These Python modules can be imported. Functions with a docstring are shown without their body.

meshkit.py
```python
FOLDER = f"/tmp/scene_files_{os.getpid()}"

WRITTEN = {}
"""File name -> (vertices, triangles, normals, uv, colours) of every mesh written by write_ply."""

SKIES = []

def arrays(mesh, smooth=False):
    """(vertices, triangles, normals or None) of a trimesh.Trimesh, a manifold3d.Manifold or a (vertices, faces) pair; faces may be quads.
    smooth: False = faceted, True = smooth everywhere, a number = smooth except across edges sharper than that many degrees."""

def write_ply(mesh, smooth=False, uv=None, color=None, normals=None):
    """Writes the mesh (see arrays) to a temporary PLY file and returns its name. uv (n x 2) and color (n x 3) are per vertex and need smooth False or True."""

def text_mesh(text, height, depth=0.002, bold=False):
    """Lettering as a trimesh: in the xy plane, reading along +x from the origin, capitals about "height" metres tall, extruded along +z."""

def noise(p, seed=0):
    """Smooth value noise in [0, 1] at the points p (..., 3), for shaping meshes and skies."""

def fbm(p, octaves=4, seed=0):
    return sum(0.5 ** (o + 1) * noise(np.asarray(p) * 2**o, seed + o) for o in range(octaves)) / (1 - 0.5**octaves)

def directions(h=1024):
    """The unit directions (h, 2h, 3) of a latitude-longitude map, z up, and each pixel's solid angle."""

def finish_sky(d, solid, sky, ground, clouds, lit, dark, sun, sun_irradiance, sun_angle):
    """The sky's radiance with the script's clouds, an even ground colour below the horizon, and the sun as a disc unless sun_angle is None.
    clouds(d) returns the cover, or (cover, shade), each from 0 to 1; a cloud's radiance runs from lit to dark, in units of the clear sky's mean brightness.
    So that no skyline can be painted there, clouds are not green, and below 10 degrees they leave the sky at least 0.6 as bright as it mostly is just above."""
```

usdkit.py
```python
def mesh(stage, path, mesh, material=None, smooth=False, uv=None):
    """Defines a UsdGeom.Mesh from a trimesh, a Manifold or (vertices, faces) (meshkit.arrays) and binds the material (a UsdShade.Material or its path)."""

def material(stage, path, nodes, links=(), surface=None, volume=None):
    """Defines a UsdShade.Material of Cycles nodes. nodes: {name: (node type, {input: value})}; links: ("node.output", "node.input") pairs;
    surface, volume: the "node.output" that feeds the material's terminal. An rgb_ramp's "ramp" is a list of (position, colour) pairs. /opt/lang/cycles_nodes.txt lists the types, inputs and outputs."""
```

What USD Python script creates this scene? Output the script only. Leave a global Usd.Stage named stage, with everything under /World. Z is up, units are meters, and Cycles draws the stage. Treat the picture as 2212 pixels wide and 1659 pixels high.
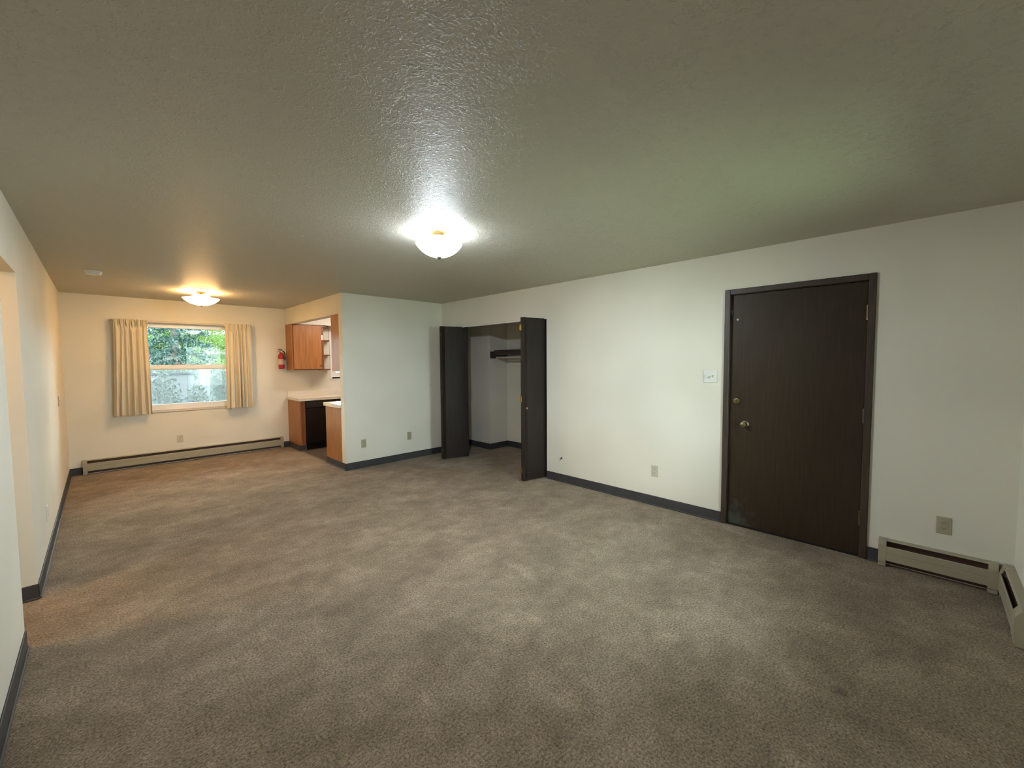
import math, random
import numpy as np, trimesh, usdkit, meshkit
from pxr import Usd, UsdGeom, UsdLux, UsdShade, Gf, Sdf
from manifold3d import Manifold, CrossSection
from shapely.geometry import Polygon, box as sbox

stage = Usd.Stage.CreateInMemory()
UsdGeom.SetStageUpAxis(stage, UsdGeom.Tokens.z)
UsdGeom.SetStageMetersPerUnit(stage, 1.0)
WORLD = UsdGeom.Xform.Define(stage, '/World')
UsdGeom.Scope.Define(stage, '/World/Looks')
rng = np.random.default_rng(7)

# ------------------------------------------------------------------ camera
CAM_H, YAW, PITCH, ROLL, FPX = 1.490, math.radians(44.932), math.radians(3.099), math.radians(-0.402), 893.1
fw = np.array([math.sin(YAW) * math.cos(PITCH), math.cos(YAW) * math.cos(PITCH), -math.sin(PITCH)])
r0 = np.array([math.cos(YAW), -math.sin(YAW), 0.0])
u0 = np.cross(r0, fw)
rt = math.cos(ROLL) * r0 + math.sin(ROLL) * u0
up = -math.sin(ROLL) * r0 + math.cos(ROLL) * u0
cam = UsdGeom.Camera.Define(stage, '/World/Camera')
cam.AddTransformOp().Set(Gf.Matrix4d(*rt, 0, *up, 0, *(-fw), 0, 0.0, 0.0, CAM_H, 1))
cam.CreateHorizontalApertureAttr(36.0)
cam.CreateVerticalApertureAttr(27.0)
cam.CreateFocalLengthAttr(36.0 * FPX / 2212)
cam.CreateClippingRangeAttr(Gf.Vec2f(0.02, 500))
cam.CreateExposureAttr(0.0)

# ------------------------------------------------------------------ daylight
SKY, SUN = 7.2, 60.0
dome = UsdLux.DomeLight.Define(stage, '/World/Sky')
dome.CreateColorAttr(Gf.Vec3f(0.93, 1.0, 0.96))
dome.CreateIntensityAttr(SKY)
sun = UsdLux.DistantLight.Define(stage, '/World/Sun')
sun.CreateColorAttr(Gf.Vec3f(1.0, 0.95, 0.82))
sun.CreateIntensityAttr(SUN)
sun.CreateAngleAttr(0.6)
_sd = np.array([0.66, -0.02, 0.75])                       # towards the sun, along both window walls
_m = Gf.Matrix4d().SetLookAt(Gf.Vec3d(*_sd), Gf.Vec3d(0, 0, 0), Gf.Vec3d(0, 0, 1)).GetInverse()
sun.AddTransformOp().Set(_m)
# lamps: radiance of bulbs and of the lit glass bowls, built with the lamps below
BULB_COOL, BOWL_COOL = 3900.0, 62.0
BULB_WARM, BOWL_WARM = 400.0, 58.0
BULB_HALL = 1000.0
KITCHEN = 24.0

# ------------------------------------------------------------------ helpers
def lin(c):
    c = np.asarray(c, float) / 255.0
    return tuple(np.where(c <= 0.04045, c / 12.92, ((c + 0.055) / 1.055) ** 2.4))

used, origin = {}, {}

def numbered(parent, name):
    k = (parent, name)
    n = used.get(k, 0)
    used[k] = n + 1
    return name if n == 0 else f'{name}_{n:03d}'

def tag(p, label=None, cat=None, group=None, kind=None):
    for k, v in (('label', label), ('category', cat), ('group', group), ('kind', kind)):
        if v:
            p.SetCustomDataByKey(k, v)
    return p

def thing(name, at, label, cat, group=None, kind=None):
    path = '/World/' + numbered('/World', name)
    x = UsdGeom.Xform.Define(stage, path)
    x.AddTranslateOp().Set(Gf.Vec3d(*map(float, at)))
    origin[path] = np.asarray(at, float)
    return tag(x.GetPrim(), label, cat, group, kind)

def put(name, mesh, mat, parent=None, smooth=30, label=None):
    pp = '/World' if parent is None else str(parent.GetPath())
    v, f, _ = meshkit.arrays(mesh, False)
    off = origin.get(pp, np.zeros(3))
    path = pp + '/' + numbered(pp, name)
    m = usdkit.mesh(stage, path, trimesh.Trimesh(v - off, f, process=False), M[mat], smooth)
    origin[path] = off
    return tag(m.GetPrim(), label)

def cat_(ms):
    out = []
    for m in ms:
        v, f, _ = meshkit.arrays(m, False)
        out.append(trimesh.Trimesh(v, f, process=False))
    return trimesh.util.concatenate(out)

def bx(x0, y0, z0, x1, y1, z1, b=0.0):
    x0, x1 = min(x0, x1), max(x0, x1); y0, y1 = min(y0, y1), max(y0, y1); z0, z1 = min(z0, z1), max(z0, z1)
    if b <= 0:
        return trimesh.creation.box(bounds=[[x0, y0, z0], [x1, y1, z1]])
    b = min(b, (x1 - x0) * .45, (y1 - y0) * .45, (z1 - z0) * .45)
    P = []
    for sx in (0, 1):
        for sy in (0, 1):
            for sz in (0, 1):
                c = [(x0, x1)[sx], (y0, y1)[sy], (z0, z1)[sz]]
                d = [b * (1 - 2 * sx), b * (1 - 2 * sy), b * (1 - 2 * sz)]
                for k in range(3):
                    q = [c[i] + d[i] for i in range(3)]
                    q[k] = c[k]
                    P.append(q)
    return Manifold.hull_points(np.array(P, float))

def mbox(x0, y0, z0, x1, y1, z1):
    return Manifold.cube([x1 - x0, y1 - y0, z1 - z0]).translate([x0, y0, z0])

def lathe(profile, n=32, at=(0, 0, 0), axis='z'):
    m = trimesh.creation.revolve(np.array(profile, float), sections=n)
    if axis == 'x':                                          # profile height runs along -x (out of the right wall)
        m.apply_transform(trimesh.transformations.rotation_matrix(-math.pi / 2, [0, 1, 0]))
    elif axis == 'y':
        m.apply_transform(trimesh.transformations.rotation_matrix(math.pi / 2, [1, 0, 0]))
    m.apply_translation(at)
    return m

def tube(pts, r, n=10):
    pts = np.array(pts, float)
    rr = np.full(len(pts), r) if np.ndim(r) == 0 else np.array(r)
    d = np.gradient(pts, axis=0)
    V, ref = [], np.array([0.31, 0.17, 0.93])
    for i, p in enumerate(pts):
        t = d[i] / np.linalg.norm(d[i])
        a = np.cross(t, ref); a /= np.linalg.norm(a)
        b = np.cross(t, a)
        for k in range(n):
            an = 2 * math.pi * k / n
            V.append(p + rr[i] * (math.cos(an) * a + math.sin(an) * b))
    F = []
    for i in range(len(pts) - 1):
        for k in range(n):
            q = [i * n + k, i * n + (k + 1) % n, (i + 1) * n + (k + 1) % n, (i + 1) * n + k]
            F += [[q[0], q[2], q[1]], [q[0], q[3], q[2]]]
    V += [pts[0], pts[-1]]
    a, b = len(V) - 2, len(V) - 1
    for k in range(n):
        F.append([a, k, (k + 1) % n])
        F.append([b, (len(pts) - 1) * n + (k + 1) % n, (len(pts) - 1) * n + k])
    m = trimesh.Trimesh(np.array(V), np.array(F), process=False)
    m.fix_normals()
    return m

def extr(poly, z0, z1):
    m = trimesh.creation.extrude_polygon(poly, z1 - z0, engine='earcut')
    m.apply_translation([0, 0, z0])
    return m

# ------------------------------------------------------------------ materials
M = {}

def simple(name, col, rough=0.5, spec=0.5, metal=0.0, **kw):
    M[name] = usdkit.material(stage, f'/World/Looks/{name}', {'p': ('principled_bsdf', dict(base_color=col, roughness=rough, specular_ior_level=spec, metallic=metal, **kw))}, surface='p.BSDF')

def grained(name, c0, c1, scale, rough=0.5, spec=0.5, stretch=(1, 1, 1), detail=4, lo=.35, hi=.65, bump=0.0, bdist=.002, bscale=None, rough_var=0.0, metal=0.0):
    nodes = {'g': ('geometry', {}), 'm': ('mapping', dict(scale=stretch)), 'n': ('noise_texture', dict(scale=scale, detail=detail, roughness=.55)),
             'r': ('rgb_ramp', dict(ramp=[(lo, c0), (hi, c1)])), 'p': ('principled_bsdf', dict(roughness=rough, specular_ior_level=spec, metallic=metal))}
    links = [('g.position', 'm.vector'), ('m.vector', 'n.vector'), ('n.fac', 'r.fac'), ('r.color', 'p.base_color')]
    if bump:
        nodes['nb'] = ('noise_texture', dict(scale=bscale or scale, detail=3))
        nodes['b'] = ('bump', dict(strength=bump, distance=bdist))
        links += [('g.position', 'nb.vector'), ('nb.fac', 'b.height'), ('b.normal', 'p.normal')]
    M[name] = usdkit.material(stage, f'/World/Looks/{name}', nodes, links, surface='p.BSDF')

# painted walls: warm white, faint roller texture
grained('wall_paint', (.725, .695, .595), (.755, .725, .625), 2.0, rough=.6, spec=.3, detail=0)
# knock-down textured ceiling in semi-gloss paint
M['ceiling_paint'] = usdkit.material(stage, '/World/Looks/ceiling_paint', {
    'g': ('geometry', {}), 'n': ('noise_texture', dict(scale=85, detail=2.5, roughness=.5, distortion=.6)),
    'r': ('rgb_ramp', dict(ramp=[(.48, (0, 0, 0)), (.60, (1, 1, 1))])),
    'n2': ('noise_texture', dict(scale=26, detail=2)), 'r2': ('rgb_ramp', dict(ramp=[(.45, (.25, .25, .25)), (.62, (1, 1, 1))])),
    'mm': ('mix', dict(mix_type='multiply', fac=1.0)),
    'b': ('bump', dict(strength=.65, distance=.004)),
    'p': ('principled_bsdf', dict(base_color=(.53, .505, .425), roughness=.5, specular_ior_level=.30))},
    [('g.position', 'n.vector'), ('g.position', 'n2.vector'), ('n.fac', 'r.fac'), ('n2.fac', 'r2.fac'), ('r.color', 'mm.color1'), ('r2.color', 'mm.color2'),
     ('mm.color', 'b.height'), ('b.normal', 'p.normal')], surface='p.BSDF')
# worn taupe carpet: tufts, nap patches, vacuum streaks, two dark spots
M['carpet'] = usdkit.material(stage, '/World/Looks/carpet', {
    'g': ('geometry', {}),
    'm': ('mapping', dict(rotation=(0, 0, .5), scale=(1.0, 1.35, 1))),
    'n1': ('noise_texture', dict(scale=2.1, detail=6, roughness=.66, distortion=.25)),
    'r1': ('rgb_ramp', dict(ramp=[(.34, (.215, .164, .112)), (.5, (.268, .207, .143)), (.66, (.335, .262, .186))])),
    'n2': ('noise_texture', dict(scale=95, detail=3, roughness=.75)),
    'r2': ('rgb_ramp', dict(ramp=[(.33, (.42, .42, .42)), (.67, (1.52, 1.52, 1.52))])),
    'n4': ('noise_texture', dict(scale=10, detail=3, roughness=.6)),
    'r4': ('rgb_ramp', dict(ramp=[(.3, (.87, .87, .87)), (.7, (1.13, 1.13, 1.13))])),
    'm3': ('mapping', dict(rotation=(0, 0, -.35), scale=(1.9, 1.0, 1))),
    'n3': ('noise_texture', dict(scale=2.9, detail=5, roughness=.72, distortion=.35)),
    'r3': ('rgb_ramp', dict(ramp=[(.55, (1, 1, 1)), (.68, (1.20, 1.19, 1.18))])),
    'x1': ('mix', dict(mix_type='multiply', fac=1.0)), 'x2': ('mix', dict(mix_type='multiply', fac=1.0)), 'x3': ('mix', dict(mix_type='multiply', fac=1.0)),
    'd1': ('vector_math', dict(math_type='distance', vector2=(2.29, .225, 0))), 'q1': ('map_range', dict(from_min=.0, from_max=.05, to_min=.55, to_max=1.0, clamp=True)),
    'd2': ('vector_math', dict(math_type='distance', vector2=(1.97, .15, 0))), 'q2': ('map_range', dict(from_min=.0, from_max=.09, to_min=.75, to_max=1.0, clamp=True)),
    'qm': ('math', dict(math_type='multiply')), 'qc': ('combine_color', {}), 'x4': ('mix', dict(mix_type='multiply', fac=1.0)),
    'b': ('bump', dict(strength=.9, distance=.008)),
    'p': ('principled_bsdf', dict(roughness=1.0, specular_ior_level=.05, sheen_weight=.08, sheen_roughness=.5))},
    [('g.position', 'm.vector'), ('m.vector', 'n1.vector'), ('n1.fac', 'r1.fac'), ('g.position', 'n2.vector'), ('n2.fac', 'r2.fac'),
     ('g.position', 'n4.vector'), ('n4.fac', 'r4.fac'), ('g.position', 'm3.vector'), ('m3.vector', 'n3.vector'), ('n3.fac', 'r3.fac'),
     ('r1.color', 'x1.color1'), ('r2.color', 'x1.color2'), ('x1.color', 'x2.color1'), ('r3.color', 'x2.color2'), ('x2.color', 'x3.color1'), ('r4.color', 'x3.color2'),
     ('g.position', 'd1.vector1'), ('d1.value', 'q1.value'), ('g.position', 'd2.vector1'), ('d2.value', 'q2.value'), ('q1.result', 'qm.value1'), ('q2.result', 'qm.value2'),
     ('qm.value', 'qc.r'), ('qm.value', 'qc.g'), ('qm.value', 'qc.b'), ('x3.color', 'x4.color1'), ('qc.color', 'x4.color2'),
     ('x4.color', 'p.base_color'), ('n2.fac', 'b.height'), ('b.normal', 'p.normal')], surface='p.BSDF')
grained('vinyl_floor', (.075, .062, .048), (.15, .125, .095), 9, rough=.35, detail=5)
grained('vinyl_base', (.040, .039, .041), (.052, .051, .053), 6, rough=.5, spec=.4)
# dark brown painted door; worn pale along the bottom latch corner
M['door_paint'] = usdkit.material(stage, '/World/Looks/door_paint', {
    'g': ('geometry', {}), 'm': ('mapping', dict(scale=(12, 12, .8))), 'n': ('noise_texture', dict(scale=5, detail=5)),
    'r': ('rgb_ramp', dict(ramp=[(.35, (.030, .0195, .0105)), (.65, (.040, .026, .0145))])),
    'd': ('vector_math', dict(math_type='distance', vector2=(4.015, 1.245, 0.0))), 'n2': ('noise_texture', dict(scale=14, detail=4)),
    's': ('math', dict(math_type='multiply_add', value2=.5, value3=-.12)), 'a': ('math', dict(math_type='subtract')),
    'q': ('map_range', dict(from_min=-.07, from_max=.10, to_min=.8, to_max=0, clamp=True)),
    'x': ('mix', dict(color2=(.075, .085, .072))),
    'p': ('principled_bsdf', dict(roughness=.42, specular_ior_level=.28))},
    [('g.position', 'm.vector'), ('m.vector', 'n.vector'), ('n.fac', 'r.fac'), ('g.position', 'd.vector1'), ('g.position', 'n2.vector'), ('n2.fac', 's.value1'),
     ('d.value', 'a.value1'), ('s.value', 'a.value2'), ('a.value', 'q.value'), ('q.result', 'x.fac'), ('r.color', 'x.color1'), ('x.color', 'p.base_color')], surface='p.BSDF')
grained('casing_paint', (.040, .026, .017), (.060, .041, .028), 5, rough=.4, stretch=(10, 10, .8))
grained('bifold_paint', (.020, .014, .0115), (.028, .020, .016), 5, rough=.45, spec=.25, stretch=(10, 10, .6))
grained('shelf_wood', (.045, .034, .026), (.07, .053, .04), 4, rough=.6, stretch=(8, .8, 8))
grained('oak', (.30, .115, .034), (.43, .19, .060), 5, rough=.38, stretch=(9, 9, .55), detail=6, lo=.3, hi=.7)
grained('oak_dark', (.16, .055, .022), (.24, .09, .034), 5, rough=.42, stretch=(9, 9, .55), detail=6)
grained('laminate', (.70, .66, .58), (.76, .72, .64), 40, rough=.28, spec=.5)
simple('black_enamel', (.006, .006, .007), .32, .4)
simple('black_plastic', (.012, .012, .013), .35, .5)
simple('dark_void', (.010, .008, .007), .8, .2)
simple('steel', (.55, .56, .58), .25, .5, 1.0)
simple('brass', (.55, .38, .15), .28, .5, 1.0)
simple('aged_brass', (.20, .155, .085), .42, .5, 1.0)
simple('dull_bronze', (.06, .048, .032), .5, .5, .6)
simple('ivory_plastic', (.40, .365, .25), .4, .5)
simple('pale_plastic', (.52, .50, .40), .4, .5)
simple('white_plastic', (.74, .74, .70), .35, .5)
simple('white_vinyl', (.80, .80, .78), .3, .5)
simple('sill_paint', (.62, .56, .47), .45, .4)
simple('heater_enamel', (.36, .325, .235), .4, .45)
simple('fin_metal', (.11, .060, .044), .6, .3)
simple('red_enamel', (.42, .018, .022), .3, .5)
simple('label_paper', (.62, .50, .40), .7, .2)
simple('white_paper', (.75, .75, .72), .8, .2)
simple('rubber', (.02, .02, .02), .6, .3)
simple('purple_cable', (.05, .035, .06), .5, .4)
simple('trim_metal', (.50, .50, .47), .4, .5)
simple('strip_metal', (.20, .175, .14), .5, .4)
simple('rod_metal', (.52, .49, .42), .45, .5)
simple('weathered_board', (.052, .055, .062), .85, .2)
simple('roof_dark', (.008, .010, .016), .8, .2)
grained('bark', (.05, .045, .042), (.12, .11, .10), 14, rough=.9, spec=.1, stretch=(3, 3, .7))
grained('pale_bark', (.045, .048, .055), (.085, .09, .10), 6, rough=.85, spec=.1, stretch=(2, 2, .8))
grained('birch_bark', (.12, .12, .12), (.26, .26, .26), 5, rough=.8, spec=.2, stretch=(1, 1, 5))
grained('ground_soil', (.012, .019, .015), (.060, .066, .062), .55, rough=.95, spec=.1, detail=6, lo=.42, hi=.6)

grained('lawn_grass', (.19, .25, .13), (.28, .34, .20), 1.2, rough=.9, spec=.1, detail=6)

def leafy(name, c0, c1, tr):
    M[name] = usdkit.material(stage, f'/World/Looks/{name}', {
        'g': ('geometry', {}), 'r': ('rgb_ramp', dict(ramp=[(0, c0), (1, c1)])), 'd': ('principled_bsdf', dict(roughness=.55, specular_ior_level=.35)),
        't': ('translucent_bsdf', {}), 'mx': ('mix_closure', dict(fac=tr))},
        [('g.random_per_island', 'r.fac'), ('r.color', 'd.base_color'), ('r.color', 't.color'), ('d.BSDF', 'mx.closure1'), ('t.BSDF', 'mx.closure2')], surface='mx.closure')
leafy('spruce_needles', (.018, .045, .038), (.036, .085, .060), .2)
leafy('birch_leaves', (.07, .12, .022), (.17, .22, .045), .5)
leafy('shrub_leaves', (.010, .022, .014), (.05, .075, .035), .35)
M['curtain_cloth'] = usdkit.material(stage, '/World/Looks/curtain_cloth', {
    'g': ('geometry', {}), 'n': ('noise_texture', dict(scale=420, detail=2)), 'r': ('rgb_ramp', dict(ramp=[(.3, (.74, .67, .53)), (.7, (.83, .77, .63))])),
    'd': ('principled_bsdf', dict(roughness=.9, specular_ior_level=.1)), 't': ('translucent_bsdf', dict(color=(.62, .50, .30))), 'mx': ('mix_closure', dict(fac=.14))},
    [('g.position', 'n.vector'), ('n.fac', 'r.fac'), ('r.color', 'd.base_color'), ('d.BSDF', 'mx.closure1'), ('t.BSDF', 'mx.closure2')], surface='mx.closure')
M['glass'] = usdkit.material(stage, '/World/Looks/glass', {
    't': ('transparent_bsdf', dict(color=(.90, .96, .97))), 'g': ('glossy_bsdf', dict(color=(.22, .22, .22), roughness=.02)), 'f': ('fresnel', dict(IOR=1.45)), 'mx': ('mix_closure', {})},
    [('f.fac', 'mx.fac'), ('t.BSDF', 'mx.closure1'), ('g.BSDF', 'mx.closure2')], surface='mx.closure')
M['insect_screen'] = usdkit.material(stage, '/World/Looks/insect_screen', {
    't': ('transparent_bsdf', dict(color=(1, 1, 1))), 'd': ('translucent_bsdf', dict(color=(.55, .57, .60))), 'mx': ('mix_closure', dict(fac=.035))},
    [('t.BSDF', 'mx.closure1'), ('d.BSDF', 'mx.closure2')], surface='mx.closure')

def lamp_mats(key, col, bulb, bowl):
    M['bulb_' + key] = usdkit.material(stage, f'/World/Looks/bulb_{key}', {'e': ('emission', dict(color=col, strength=bulb))}, surface='e.emission')
    M['bowl_' + key] = usdkit.material(stage, f'/World/Looks/bowl_{key}', {
        'p': ('principled_bsdf', dict(base_color=(.8, .8, .78), roughness=.3, emission_color=col, emission_strength=bowl)),
        't': ('transparent_bsdf', dict(color=(1, 1, 1))), 'mx': ('mix_closure', dict(fac=.60))}, [('p.BSDF', 'mx.closure1'), ('t.BSDF', 'mx.closure2')], surface='mx.closure')
lamp_mats('cool', (.80, .89, 1.0), BULB_COOL, BOWL_COOL)
lamp_mats('warm', (1.0, .57, .22), BULB_WARM, BOWL_WARM)
lamp_mats('hall', (1.0, .52, .17), BULB_HALL, 26.0)

M['diffuser'] = usdkit.material(stage, '/World/Looks/diffuser', {'p': ('principled_bsdf', dict(base_color=(.8, .8, .8), roughness=.4, emission_color=(1.0, .86, .76), emission_strength=KITCHEN))}, surface='p.BSDF')

# ------------------------------------------------------------------ room shell
R, L, Y, D, E, H, B = 3.996, -.336, 8.038, 5.619, 2.358, 2.44, -.43

def structure(name, mesh, mat, label, cat, smooth=30):
    return tag(put(name, mesh, mat, None, smooth), label, cat, None, 'structure')

carpet_poly = sbox(-2.05, -.58, 5.2, 8.1).difference(sbox(2.362, 5.70, 4.06, 8.2)).difference(sbox(4.0, 5.95, 5.3, 8.2))
structure('floor', extr(carpet_poly, -.12, 0), 'carpet', 'worn taupe cut-pile carpet with vacuum streaks and nap marks', 'carpet')
structure('floor_kitchen', extr(sbox(2.362, 5.70, 4.06, 8.1).union(sbox(4.06, 5.96, 5.3, 8.1)), -.12, -.004), 'vinyl_floor', 'dark mottled sheet vinyl floor between the kitchen counters', 'floor')
structure('ceiling', mbox(-2.1, -.70, H, 5.4, 8.4, H + .25), 'ceiling_paint', 'grey knock-down textured ceiling with glossy bumps', 'ceiling')
structure('wall_left', mbox(-.451, -.58, -.1, L, Y, H + .01) - mbox(-.5, 3.3, -.2, 0, 3.955, 2.055), 'wall_paint', 'white side wall with a doorless opening to the hallway', 'wall')
structure('wall_right', mbox(R, -.58, -.1, R + .13, 6.0, H + .01) - mbox(3.9, .300, -.2, 4.3, 1.262, 2.08) - mbox(3.9, 3.385, -.2, 4.3, 5.31, 2.045), 'wall_paint',
          'white wall holding the brown entry door and the closet opening', 'wall')
W1 = (.40, 1.57, .800, 2.085)
WK = (3.16, 4.45, 1.215, 2.10)
WN = (1.95, 3.18, .62, 2.08)
structure('wall_far', mbox(-.451, Y, -.3, 5.4, Y + .17, H + .01) - mbox(W1[0], Y - 1, W1[2], W1[1], Y + 1, W1[3]) - mbox(WK[0], Y - 1, WK[2], WK[1], Y + 1, WK[3]), 'wall_paint',
          'cream lit end wall with the curtained window above the long heater', 'wall')
structure('wall_near', mbox(-.451, B - .11, -.3, R + .13, B, H + .01) - mbox(WN[0], B - 1, WN[2], WN[1], B + 1, WN[3]), 'wall_paint', 'white wall with the short heater in the corner', 'wall')
structure('wall_divider', mbox(E, D, -.1, R + .01, 5.735, H + .01), 'wall_paint', 'white partition wall between the living room and kitchen', 'wall')
structure('wall_header', mbox(E, 5.73, 2.165, E + .12, Y + .01, H + .01), 'wall_paint', 'dropped wall header over the kitchen opening', 'wall')
structure('wall_soffit', cat_([mbox(E + .118, 7.722, 2.168, 5.25, Y + .01, H + .01), mbox(E + .118, 5.72, 2.168, R + .1, 6.04, H + .01)]), 'wall_paint', 'cream soffit boxed in above the kitchen wall cabinets', 'wall')
structure('wall_kitchen', mbox(5.25, 5.9, -.1, 5.38, Y + .01, H + .01), 'wall_paint', 'kitchen end wall beyond the counters', 'wall')
structure('wall_closet', cat_([mbox(5.07, 3.05, -.1, 5.2, 6.05, H + .01), mbox(4.66, 5.2, -.1, 5.08, 5.95, H + .01), mbox(4.12, 5.9, -.1, 5.2, 6.05, H + .01), mbox(4.12, 3.05, -.1, 5.2, 3.2, H + .01)]),
          'wall_paint', 'off-white closet walls with a boxed chase in the corner', 'wall')
structure('wall_hall', cat_([mbox(-2.0, 3.955, -.1, -.45, 4.08, H + .01), mbox(-2.0, 3.17, -.1, -.45, 3.3, H + .01), mbox(-2.1, 3.17, -.1, -1.95, 4.08, H + .01)]), 'wall_paint', 'yellow lit hallway walls behind the opening', 'wall')

# cove base (black rubber), each run its own piece of setting
def base(name, runs, label):
    ms = []
    for (x0, y0, x1, y1, nx, ny) in runs:                    # wall line and the direction out of the wall
        t, h = .007, .098
        ms.append(bx(min(x0, x1, x0 + nx * t, x1 + nx * t), min(y0, y1, y0 + ny * t, y1 + ny * t), -.002, max(x0, x1, x0 + nx * t, x1 + nx * t), max(y0, y1, y0 + ny * t, y1 + ny * t), h, .003))
        t2 = .016
        ms.append(bx(min(x0, x1, x0 + nx * t2, x1 + nx * t2), min(y0, y1, y0 + ny * t2, y1 + ny * t2), -.002, max(x0, x1, x0 + nx * t2, x1 + nx * t2), max(y0, y1, y0 + ny * t2, y1 + ny * t2), .013, .005))
    structure(name, cat_(ms), 'vinyl_base', label, 'baseboard')
base('baseboard_left', [(L, B, L, 3.3, 1, 0), (L, 3.948, L, Y, 1, 0), (-.451, 3.955, L + .007, 3.955, 0, -1)], 'black cove base along the hallway opening wall')
base('baseboard_far', [(L, Y, -.215, Y, 0, -1), (2.255, Y, E, Y, 0, -1)], 'short black cove base stubs beside the long heater')
base('baseboard_right', [(R, 1.292, R, 3.385, -1, 0), (R, 5.31, R, D, -1, 0), (R, .205, R, .269, -1, 0)], 'black cove base between the closet and the entry door')
base('baseboard_divider', [(E - .007, D, R, D, 0, -1), (E, D - .007, E, 6.30, -1, 0)], 'black cove base around the partition wall corner')
base('baseboard_cabinet', [(E, 7.41, E, Y, -1, 0), (E, 7.44, 2.455, 7.44, 0, -1)], 'black cove base at the foot of the dishwasher cabinet')
base('baseboard_closet', [(4.66, 5.193, 4.66, 5.9, -1, 0), (4.653, 5.2, 5.07, 5.2, 0, -1), (5.07, 3.2, 5.07, 5.2, -1, 0)], 'black cove base inside the closet')
structure('trim_1', bx(2.342, 6.30, -.003, 2.370, 7.40, .005, .002), 'strip_metal', 'thin metal strip between carpet and kitchen vinyl', 'trim')
structure('trim_2', cat_([bx(4.0, 3.387, 2.022, 4.012, 5.308, 2.0445, .002), bx(4.065, 3.39, 2.030, 4.115, 5.305, 2.0445, .002)]), 'white_vinyl', 'white metal bifold track at the head of the closet', 'trim')

# ------------------------------------------------------------------ windows
def make_window(n, w, y_in, y_out, label, screen=False):
    x0, x1, z0, z1 = w
    s = 1 if y_out > y_in else -1
    t = thing(f'window_{n}', ((x0 + x1) / 2, y_in, z0), label, 'window', None, 'structure')
    a, b = y_in + s * .045, y_in + s * .125
    fr = mbox(x0, min(a, b), z0, x1, max(a, b), z1) - mbox(x0 + .042, -50, z0 + .042, x1 - .042, 50, z1 - .052)
    put('window_frame', fr, 'white_vinyl', t)
    zm = (z0 + z1) / 2
    zr0, zr1 = zm - .038, zm + .035
    c0, c1 = a + s * .005, a + s * .035
    put('meeting_rail', bx(x0 + .04, c0, zr0, x1 - .04, c1, zr1, .006), 'white_vinyl', t)
    lo = mbox(x0 + .04, min(c0, c1), z0 + .04, x1 - .04, max(c0, c1), zr0 + .01) - mbox(x0 + .08, -50, z0 + .085, x1 - .08, 50, zr0 - .001)
    put('sash', lo, 'white_vinyl', t)
    g0 = a + s * .018
    put('pane', mbox(x0 + .07, min(g0, g0 + s * .004), z0 + .075, x1 - .07, max(g0, g0 + s * .004), zr0 + .005), 'glass', t)
    g1 = a + s * .05
    put('pane', mbox(x0 + .04, min(g1, g1 + s * .004), zr1 - .01, x1 - .04, max(g1, g1 + s * .004), z1 - .04), 'glass', t)
    put('sash_lock', bx((x0 + x1) / 2 - .03, c0 - s * .012, zr1 - .004, (x0 + x1) / 2 + .03, c1, zr1 + .012, .004), 'white_plastic', t)
    if screen:
        g2 = a + s * .066
        put('insect_screen', mbox(x0 + .04, min(g2, g2 + s * .001), z0 + .04, x1 - .04, max(g2, g2 + s * .001), zm), 'insect_screen', t)
    put('sill', bx(x0 - .012, y_in - s * .012, z0 - .030, x1 + .012, y_in + s * .06, z0 + .004, .004), 'sill_paint', t)
    return t
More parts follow.
